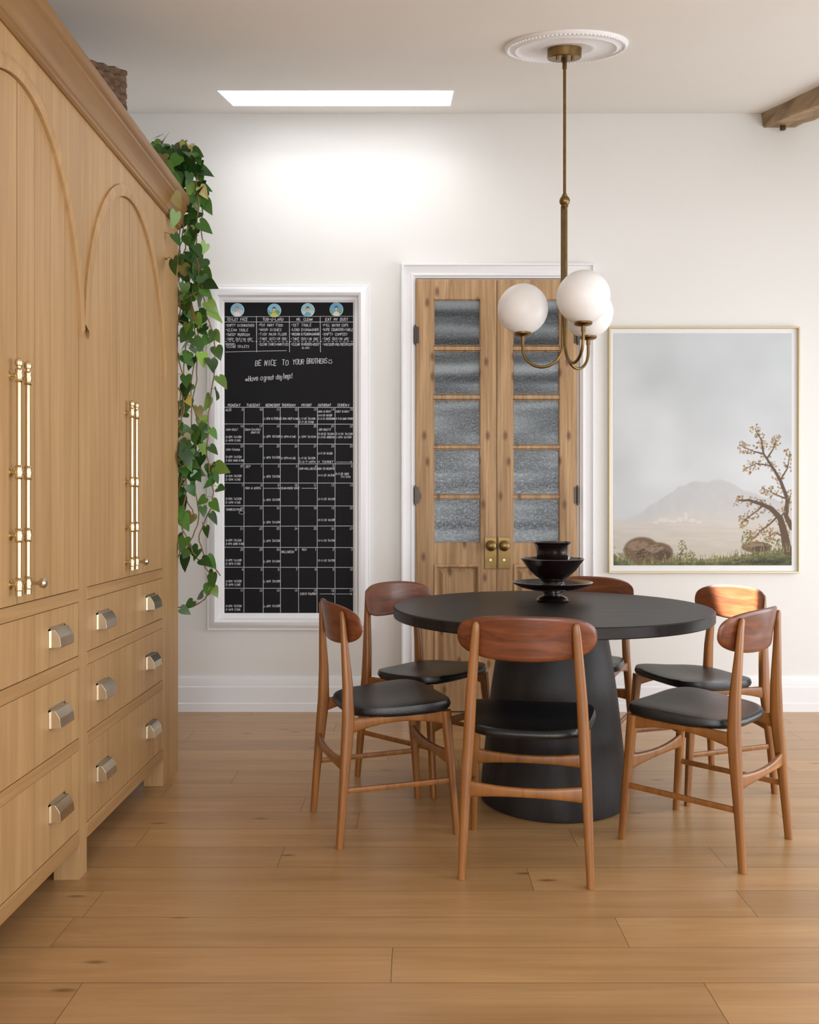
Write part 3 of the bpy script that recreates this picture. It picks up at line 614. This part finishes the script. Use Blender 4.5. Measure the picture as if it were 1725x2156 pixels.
# ---------------------------------------------------------------- basket
mb = MB(); Cb = Vector((-1.05, 3.2, 0)); d1 = Vector((-.79, -.61, 0)); d2 = Vector((-.61, .79, 0)); L1, L2 = .36, .26; br_ = random.Random(2)
nrow = 15; zb, ztp = 2.403, 2.725; rh = (ztp - zb) / nrow
for r in range(nrow):
    z = zb + rh * (r + .5); pts = []
    for (o, d, L) in ((Cb, d1, L1), (Cb + d1 * L1, d2, L2), (Cb + d1 * L1 + d2 * L2, -d1, L1), (Cb + d2 * L2, -d2, L2)):
        n = int(L / .02)
        for i in range(n): pts.append((o + d * (L * i / n), d))
    P3 = []
    for i, (p, d) in enumerate(pts):
        nrm = Vector((d.y, -d.x, 0)); wv = .004 * (1 if (i + r) % 2 else -1)
        P3.append(Vector((p.x, p.y, z + br_.uniform(-.002, .002))) + nrm * wv)
    n1 = int(L1 / .02); n2 = int(L2 / .02)
    if r in (10, 11, 12):
        f0, f1 = 5, 11; b0, b1 = n1 + n2 + n1 - 12, n1 + n2 + n1 - 4
        mb.sweep(P3[f1:b0 + 1], (.007, rh * .62), 6, ref=(1, 0.2, 0)); mb.sweep(P3[b1:] + P3[:f0 + 1], (.007, rh * .62), 6, ref=(1, 0.2, 0))
    else: mb.sweep(P3, (.008, rh * .62), 6, ref=(1, 0.2, 0), closed=True)
mb.add([Cb + Vector((0, 0, zb)), Cb + d1 * L1 + Vector((0, 0, zb)), Cb + d1 * L1 + d2 * L2 + Vector((0, 0, zb)), Cb + d2 * L2 + Vector((0, 0, zb))], [(0, 1, 2, 3)])
tag(mb.build('wicker_basket', M['wicker'], recalc=True), 'dark brown woven wicker basket on top of the cabinet', 'basket')

# ---------------------------------------------------------------- trailing plant
pp = Vector((-1.15, 3.66, ZT))
plant = thing('trailing_plant', 'trailing green heart-leaf houseplant spilling off the cabinet end', 'plant', pp)
mb = MB(); mb.lathe([(.055, 0), (.062, .005), (.08, .13), (.086, .13), (.086, .15), (.078, .15), (.074, .135), (0, .135)], pp, 24); mb.build('pot', M['pot'], plant)
vr = random.Random(33)
vines = [
 ([(350, 330), (385, 345), (398, 450), (385, 560), (395, 700), (383, 850), (392, 1000), (385, 1120), (372, 1195)], 3.83, .75),
 ([(360, 320), (405, 350), (425, 450), (424, 560), (434, 650), (452, 740), (442, 850), (436, 960), (450, 1050), (420, 1140), (462, 1212)], 3.86, .66),
 ([(345, 325), (384, 400), (378, 500), (390, 620), (412, 700), (412, 800), (400, 900), (398, 1000), (420, 1080), (398, 1150), (425, 1185), (445, 1215), (440, 1250), (400, 1280), (352, 1272)], 3.85, .40),
 ([(350, 320), (395, 370), (408, 470), (398, 600), (418, 720), (400, 820), (422, 930), (388, 1020), (410, 1090)], 3.90, .75),
 ([(340, 340), (380, 400), (385, 480), (372, 560), (380, 640), (370, 720), (385, 800), (376, 880), (392, 960), (374, 1040), (382, 1100), (412, 1170)], 3.82, .55),
 ([(345, 350), (332, 395), (323, 440), (325, 480), (336, 530), (352, 548)], 3.60, .3),
 ([(350, 330), (400, 330), (416, 400), (413, 520), (422, 620)], 3.82, 1.0),
 ([(385, 620), (360, 690), (354, 760), (370, 800), (388, 860), (366, 930), (382, 980)], 3.80, .38),
 ([(345, 325), (365, 330), (385, 320), (402, 330), (405, 380)], 3.80, 1.2)]
leaf_e = [(.08, .10), (.22, .19), (.38, .16), (.49, .02), (.48, -.18), (.38, -.44), (.19, -.76)]
fb = MB(); sb = MB()
def add_leaf(pos, size, yaw, pitch, roll):
    rt = Matrix.Rotation(yaw, 3, 'Z') @ Matrix.Rotation(pitch, 3, 'X') @ Matrix.Rotation(roll, 3, 'Y')
    nar = vr.uniform(.82, 1.0)
    def q(u, v):
        return pos + rt @ (Vector((u * nar, .14 * v * v - (.10 * abs(u)) + .22 * u * u, v)) * size)
    vs = [q(0, 0), q(0, -.30), q(0, -.68), q(0.01, -1.03)] + [q(u, v) for u, v in leaf_e] + [q(-u, v) for u, v in leaf_e]
    fs = []
    for o in (4, 11): fs += [(0, o, o + 1), (0, o + 1, o + 2), (0, o + 2, o + 3, 1), (1, o + 3, o + 4), (1, o + 4, o + 5, 2), (2, o + 5, o + 6), (2, o + 6, 3)]
    k = vr.random(); base = (46, 82, 32) if k < .5 else ((68, 110, 42) if k < .82 else ((112, 146, 56) if k < .95 else (156, 142, 70)))
    j = vr.uniform(.75, 1.15); fb.add(vs, fs, 0, lin([min(255, c * j) for c in base]))
for pts, Yv, dens in vines:
    P3 = [P(x, y, Yv) for x, y in pts]
    path = []
    for i in range(len(P3) - 1):
        p0 = P3[max(i - 1, 0)]; p1 = P3[i]; p2 = P3[i + 1]; p3 = P3[min(i + 2, len(P3) - 1)]
        for s in range(6):
            t = s / 6; path.append(.5 * ((2 * p1) + (-p0 + p2) * t + (2 * p0 - 5 * p1 + 4 * p2 - p3) * t * t + (-p0 + 3 * p1 - 3 * p2 + p3) * t ** 3))
    path.append(P3[-1]); path = [p + Vector((vr.uniform(-.005, .005), vr.uniform(-.012, .012), 0)) for p in path]
    start = Vector((-1.12, 3.66, ZT + .16)); mid_ = (start + path[0]) / 2 + Vector((0, 0, .05))
    if pts[0][1] < 400:
        path = [start, mid_] + path
    sb.sweep(path, 0.0027, 6, ref=(0, 1, 0))
    acc = 0; nxt = 0.0; ph = vr.uniform(0, 6)
    for a, b in zip(path[1:], path[2:]):
        L = (b - a).length; acc += L
        while acc > nxt:
            nxt += vr.uniform(.020, .050) / dens * (1 + .6 * math.sin(ph + acc * 9))
            pos = a.lerp(b, vr.random()); sd = vr.choice((-1, 1))
            off = Vector((sd * vr.uniform(.004, .030), vr.uniform(-.035, .02), vr.uniform(-.012, .018)))
            sz = vr.uniform(.044, .074)
            lp = pos + off
            if lp.x < XF + .03 and lp.z < 2.48 and lp.y < Y1c: lp.x = XF + .035 + abs(off.x) * .4
            sb.sweep([pos, pos.lerp(lp, .5) + Vector((0, 0, .008)), lp], .0013, 5)
            add_leaf(lp, sz, vr.gauss(0, .55) + sd * .25, vr.gauss(-.2, .32), vr.gauss(-sd * .35, .5))
for _ in range(34):
    px = vr.uniform(335, 402); py = vr.uniform(300, 385); add_leaf(P(px, py, vr.uniform(3.66, 3.8)) + Vector((0, 0, .03)), vr.uniform(.045, .07), vr.gauss(0, .7), vr.gauss(-.3, .4), vr.gauss(0, .6))
sb.build('vine_stem', M['stem'], plant); fb.build('foliage', M['leaf'], plant, recalc=False, angle=80)

# ---------------------------------------------------------------- pendant lamp and medallion
LX, LY = .597, 3.457; til = math.atan(SL)
mb = MB(); RM = .240
mb.lathe([(RM, 0), (RM, -.006), (RM - .006, -.012), (RM - .014, -.014), (RM - .02, -.010), (RM - .03, -.012), (RM - .042, -.018), (RM - .052, -.012), (RM - .06, -.010), (.12, -.010), (.112, -.014), (.102, -.014), (.095, -.011), (0, -.011)], (0, 0, 0), 96)
for k in range(90):
    a = 2 * math.pi * k / 90; r = RM - .010
    mb.sweep([(r * math.cos(a), r * math.sin(a), -.008), (r * math.cos(a), r * math.sin(a), -.016)], .0048, 6)
md = mb.build('ceiling_medallion', M['trim'], local=True, angle=30); md.location = (.602, LY, ceil_z(LY)); md.rotation_euler = (til, 0, 0)
tag(md, 'round white plaster ceiling medallion around the lamp fixing', 'ceiling medallion')
lamp = thing('pendant_lamp', 'brass pendant lamp with three white glass globes over the table', 'lamp', (LX, LY, 1.68))
mb = MB(); mt = Matrix.Translation((LX, LY, ceil_z(LY) - .010)) @ Matrix.Rotation(til, 4, 'X')
t_ = MB(); t_.lathe([(.067, 0), (.067, -.034), (.064, -.037), (.012, -.037), (.012, -.05), (0, -.05)], (0, 0, 0), 40)
for k in range(2): t_.lathe([(.006, -.036), (.006, -.048), (0, -.048)], ((-.03, .03)[k], -.02, 0), 10)
mb.add([mt @ Vector(v) for v in t_.v], t_.f); mb.build('canopy', M['brass'], lamp)
mb = MB(); mb.sweep([(LX, LY, 2.90), (LX, LY, 2.34)], .0062, 14); mb.sweep([(LX, LY, 2.90), (LX, LY, 2.862)], .009, 14); mb.build('rod', M['brass'], lamp)
mb = MB(); mb.lathe([(.008, -.03), (.014, -.024), (.014, -.018), (.012, -.016)] + [(.021 * math.sin(math.pi * i / 12), -.021 * math.cos(math.pi * i / 12)) for i in range(2, 11)] + [(.011, .02), (.008, .028)], (LX, LY, 2.341), 24); mb.build('ball_joint', M['brass'], lamp)
for ang in (165, 285, 45):
    a = R(ang); dx, dy = math.cos(a), math.sin(a); rho = .165; r0 = .009; rr = (rho - r0) / 2; zc = 1.768
    path = [(LX + dx * r0, LY + dy * r0, 2.32), (LX + dx * r0, LY + dy * r0, 1.9)]
    for i in range(0, 17):
        th = math.pi * i / 16; q = r0 + rr - rr * math.cos(th); path.append((LX + dx * q, LY + dy * q, zc - rr * math.sin(th)))
    path.append((LX + dx * rho, LY + dy * rho, 1.815))
    mb = MB(); mb.sweep(path, .0062, 12, ref=(-dy, dx, 0)); mb.lathe([(.0085, -.02), (.0085, 0), (.03, .004), (.034, .008), (.034, .016), (.028, .018)], (LX + dx * rho, LY + dy * rho, 1.815), 28); mb.build('arm', M['brass'], lamp)
    mb = MB(); mb.lathe([(.1 * math.sin(math.pi * i / 28) if 0 < i < 28 else 0, -.1 * math.cos(math.pi * i / 28)) for i in range(29)], (LX + dx * rho, LY + dy * rho, 1.924), 48); mb.build('globe', M['opal'], lamp)

# ---------------------------------------------------------------- table
TX, TY = .535, 3.42; TR = .611
tb = thing('dining_table', 'round black dining table on a thick tapered pedestal', 'table', (TX, TY, 0))
mb = MB(); mb.lathe([(.2, .709), (TR - .004, .709), (TR, .713), (TR, .746), (TR - .004, .75), (.3, .75), (0, .75)], (TX, TY, 0), 128); mb.build('tabletop', M['tabletop'], tb, angle=25)
mb = MB(); mb.lathe([(.27, 0), (.281, .006), (.284, .02), (.278, .10), (.262, .25), (.243, .42), (.222, .56), (.2, .69), (.198, .71)], (TX + .012, TY, 0), 96); mb.build('pedestal', M['tablebase'], tb)
BX, BY = (1164 - CX) * 3.6 / F, 3.6
mb = MB(); mb.lathe([(.062, 0), (.066, .004), (.06, .014), (.04, .022), (.036, .032), (.05, .04), (.09, .046), (.13, .056), (.158, .07), (.164, .078), (.158, .078), (.125, .066), (.06, .058), (0, .057)], (BX, BY, .75), 64)
tag(mb.build('footed_plate', M['glaze']), 'wide dark glazed footed plate at the bottom of the stack on the table', 'plate')
mb = MB(); mb.lathe([(.048, 0), (.052, .003), (.050, .014), (.044, .022), (.046, .030), (.068, .044), (.096, .070), (.116, .098), (.130, .115), (.125, .118), (.108, .100), (.08, .068), (.05, .048), (0, .046)], (BX - .001, BY, .8072), 64)
tag(mb.build('glazed_bowl', M['glaze']), 'dark glazed flared bowl in the middle of the stack on the table', 'bowl')
mb = MB(); mb.lathe([(.036, 0), (.038, .004), (.037, .012), (.052, .028), (.063, .06), (.066, .10), (.070, .126), (.079, .136), (.077, .139), (.064, .130), (.056, .1), (.05, .04), (0, .02)], (BX - .001, BY, .8535), 56)
tag(mb.build('glazed_cup', M['glaze']), 'small dark glazed cup standing on top of the stacked bowls', 'cup')

# ---------------------------------------------------------------- chairs
def make_chair():
    root = thing('dining_chair', '', 'chair', (0, 0, 0))
    mb = MB(); rings = [(.424, .94, 0), (.424, .975, 0), (.429, .997, 0), (.437, 1.01, 0), (.4455, .985, 0), (.449, .91, 0), (.450, .6, 0), (.4495, .3, 0)]
    n = 64; vs = []
    for z, s, _ in rings:
        for k in range(n):
            t = 2 * math.pi * k / n; cx_ = math.copysign(abs(math.cos(t)) ** .56, math.cos(t)); sy = math.copysign(abs(math.sin(t)) ** .56, math.sin(t))
            x = s * cx_ * (.207 + .030 * sy); y = .022 + s * .190 * sy
            zz = z + (.012 * (x / .21) ** 2 if z > .445 else 0) + .012 * max(0, y) / .2
            vs.append((x, y, zz))
    fs = []
    for i in range(len(rings) - 1):
        for k in range(n): fs.append((i * n + k, i * n + (k + 1) % n, (i + 1) * n + (k + 1) % n, (i + 1) * n + k))
    vs.append((0, .022, .4485)); ce = len(vs) - 1; o = (len(rings) - 1) * n
    fs += [(o + k, o + (k + 1) % n, ce) for k in range(n)]; fs.append(tuple(range(n)))
    mb.add(vs, fs); mb.build('seat', M['leather'], root, angle=60)
    mb = MB(); n = 72; lv = [0, .3, .6, .82, .94, 1.0]; vs = []; fs = []
    def pt(s, t, side):
        c, d = math.cos(t), math.sin(t); ex = .74
        x = s * .215 * math.copysign(abs(c) ** ex, c); z = s * math.copysign(abs(d) ** (.66 if d > 0 else .8), d) * (.070 if d > 0 else .072)
        th = .0065 * (1 if s < .95 else .35); y = -.204 + .060 * (x / .2125) ** 2 - .16 * z + side * th
        return (x, y, .737 + z)
    for side in (-1, 1):
        base = len(vs); vs.append(pt(0, 0, side))
        for s in lv[1:]:
            for k in range(n): vs.append(pt(s, 2 * math.pi * k / n, side))
        fs += [(base, base + 1 + k, base + 1 + (k + 1) % n) for k in range(n)]
        for i in range(len(lv) - 2):
            o = base + 1 + i * n
            for k in range(n): fs.append((o + k, o + (k + 1) % n, o + n + (k + 1) % n, o + n + k))
    e1 = 1 + (len(lv) - 2) * n; e2 = e1 + 1 + (len(lv) - 1) * n
    fs += [(e1 + k, e1 + (k + 1) % n, e2 + (k + 1) % n, e2 + k) for k in range(n)]
    mb.add(vs, fs); mb.build('backrest', M['teak'], root, angle=60)
    for s in (-1, 1):
        mb = MB(); mb.sweep([(s * .193, -.212, 0), (s * .187, -.198, .18), (s * .180, -.184, .34), (s * .175, -.177, .42), (s * .169, -.178, .54), (s * .160, -.185, .66), (s * .153, -.190, .752), (s * .151, -.193, .777), (s * .151, -.194, .785)],
                            [(.0115, .012), (.0145, .0145), (.017, .0195), (.0175, .021), (.017, .0175), (.015, .0125), (.013, .009), (.0105, .0075), (.005, .004)], 16, ref=(1, 0, 0), p=2.8)
        mb.build('leg', M['leg'], root, angle=50)
        mb = MB(); mb.sweep([(s * .200, .205, 0), (s * .193, .188, .22), (s * .186, .170, .430)], [(.011, .011), (.014, .014), (.017, .018)], 16, ref=(1, 0, 0), p=2.8); mb.build('leg', M['leg'], root, angle=50)
        N = 10; pth = []; szs = []
        for i in range(N + 1):
            t = i / N; hgt = .012 + .013 * abs(2 * t - 1) ** 2; y = -.175 + .345 * t; x = s * (.176 + .010 * t); pth.append((x, y, .424 - hgt + .008 * t)); szs.append((.009, hgt))
        mb = MB(); mb.sweep(pth, szs, 12, ref=(1, 0, 0), p=4); mb.build('apron', M['leg'], root, angle=50)
        mb = MB(); mb.sweep([(s * .187, -.197, .188), (s * .191, 0, .188), (s * .194, .190, .188)], [(.0065, .010)] * 3, 10, ref=(1, 0, 0), p=3); mb.build('side_stretcher', M['leg'], root)
    for y, zc, nm, xw in ((-.190, .272, 'rear_stretcher', .184), (.181, .268, 'front_stretcher', .191)):
        N = 12; pth = []; szs = []
        for i in range(N + 1):
            t = i / N * 2 - 1; hgt = .014 + .013 * abs(t) ** 2.2; pth.append((xw * t, y + (-.012 if y > 0 else -.014) * (1 - t * t), zc)); szs.append((.0085, hgt))
        mb = MB(); mb.sweep(pth, szs, 12, ref=(0, 1, 0), p=4); mb.build(nm, M['leg'], root, angle=50)
    return root
chair0 = make_chair()
spots = [((.34, 2.654), (.172, .985), 'teak and black leather chair seen from behind, in front of the pedestal'),
         ((-.302, 3.10), (.943, .333), 'teak chair with black seat, left front side, nearest the drawers'),
         ((-.105, 3.845), (.765, -.644), 'teak chair with black seat at the left back, nearest the chalkboard'),
         ((.84, 4.14), (-.46, -.888), 'teak chair mostly hidden behind the table and stacked bowls'),
         ((1.365, 3.66), (-.945, -.327), 'teak chair at the right back, with the bright backrest, below the painting'),
         ((1.15, 2.87), (-.73, .683), 'teak chair at the right front of the table, closest to the right edge')]
for i, (m_, d, lab) in enumerate(spots):
    o = chair0 if i == 0 else copy_tree(chair0)
    d = Vector(d).normalized(); c = Vector(m_) + d * .205
    o.location = (c.x, c.y, 0); o.rotation_euler = (0, 0, math.atan2(-d.x, d.y)); tag(o, lab, 'chair', 'dining chairs around the round table')

# ---------------------------------------------------------------- lights
def area(name, loc, rot, sx, sy, e, col=(1, 1, 1)):
    l = bpy.data.lights.new(name, 'AREA'); l.shape = 'RECTANGLE'; l.size = sx; l.size_y = sy; l.energy = e; l.color = col
    o = bpy.data.objects.new(name, l); C.objects.link(o); o.location = loc; o.rotation_euler = rot; return o
area('rear_window_light', (1.0, YB - 0.15, 1.15), (R(90), 0, 0), 3.6, 1.95, 160, (.95, .97, 1))
area('right_window_light', (XR + .15, 2.2, 1.2), (0, R(90), 0), 2.0, 3.9, 100, (.91, .95, 1))
sl = bpy.data.lights.new('backrest_glare_spot', 'SPOT'); sl.energy = 12500; sl.spot_size = R(4.6); sl.spot_blend = .5; sl.shadow_soft_size = .02; sl.color = (.84, .93, 1)  # spot added in the skylight shaft, imitates skylight glare on one chair's backrest
so = bpy.data.objects.new('backrest_glare_spot', sl); C.objects.link(so); so.location = (-.38, 4.50, 3.46)
so.rotation_euler = (Vector((1.362, 3.645, .74)) - so.location).to_track_quat('-Z', 'Y').to_euler()
w = bpy.data.worlds.new('world'); bpy.context.scene.world = w; w.use_nodes = True
w.node_tree.nodes['Background'].inputs[0].default_value = (.85, .93, 1, 1); w.node_tree.nodes['Background'].inputs[1].default_value = 1.0

cam = bpy.data.cameras.new('camera'); co = bpy.data.objects.new('camera', cam); C.objects.link(co)
co.location = (0, 0, H); co.rotation_euler = (R(90), 0, 0); cam.sensor_fit = 'HORIZONTAL'; cam.sensor_width = 36; cam.lens = 36 * F / 1725
cam.shift_x = -7.5 / 1725; cam.shift_y = -13 / 1725; cam.clip_start = .05
bpy.context.scene.camera = co
bpy.context.scene.view_settings.view_transform = 'Standard'
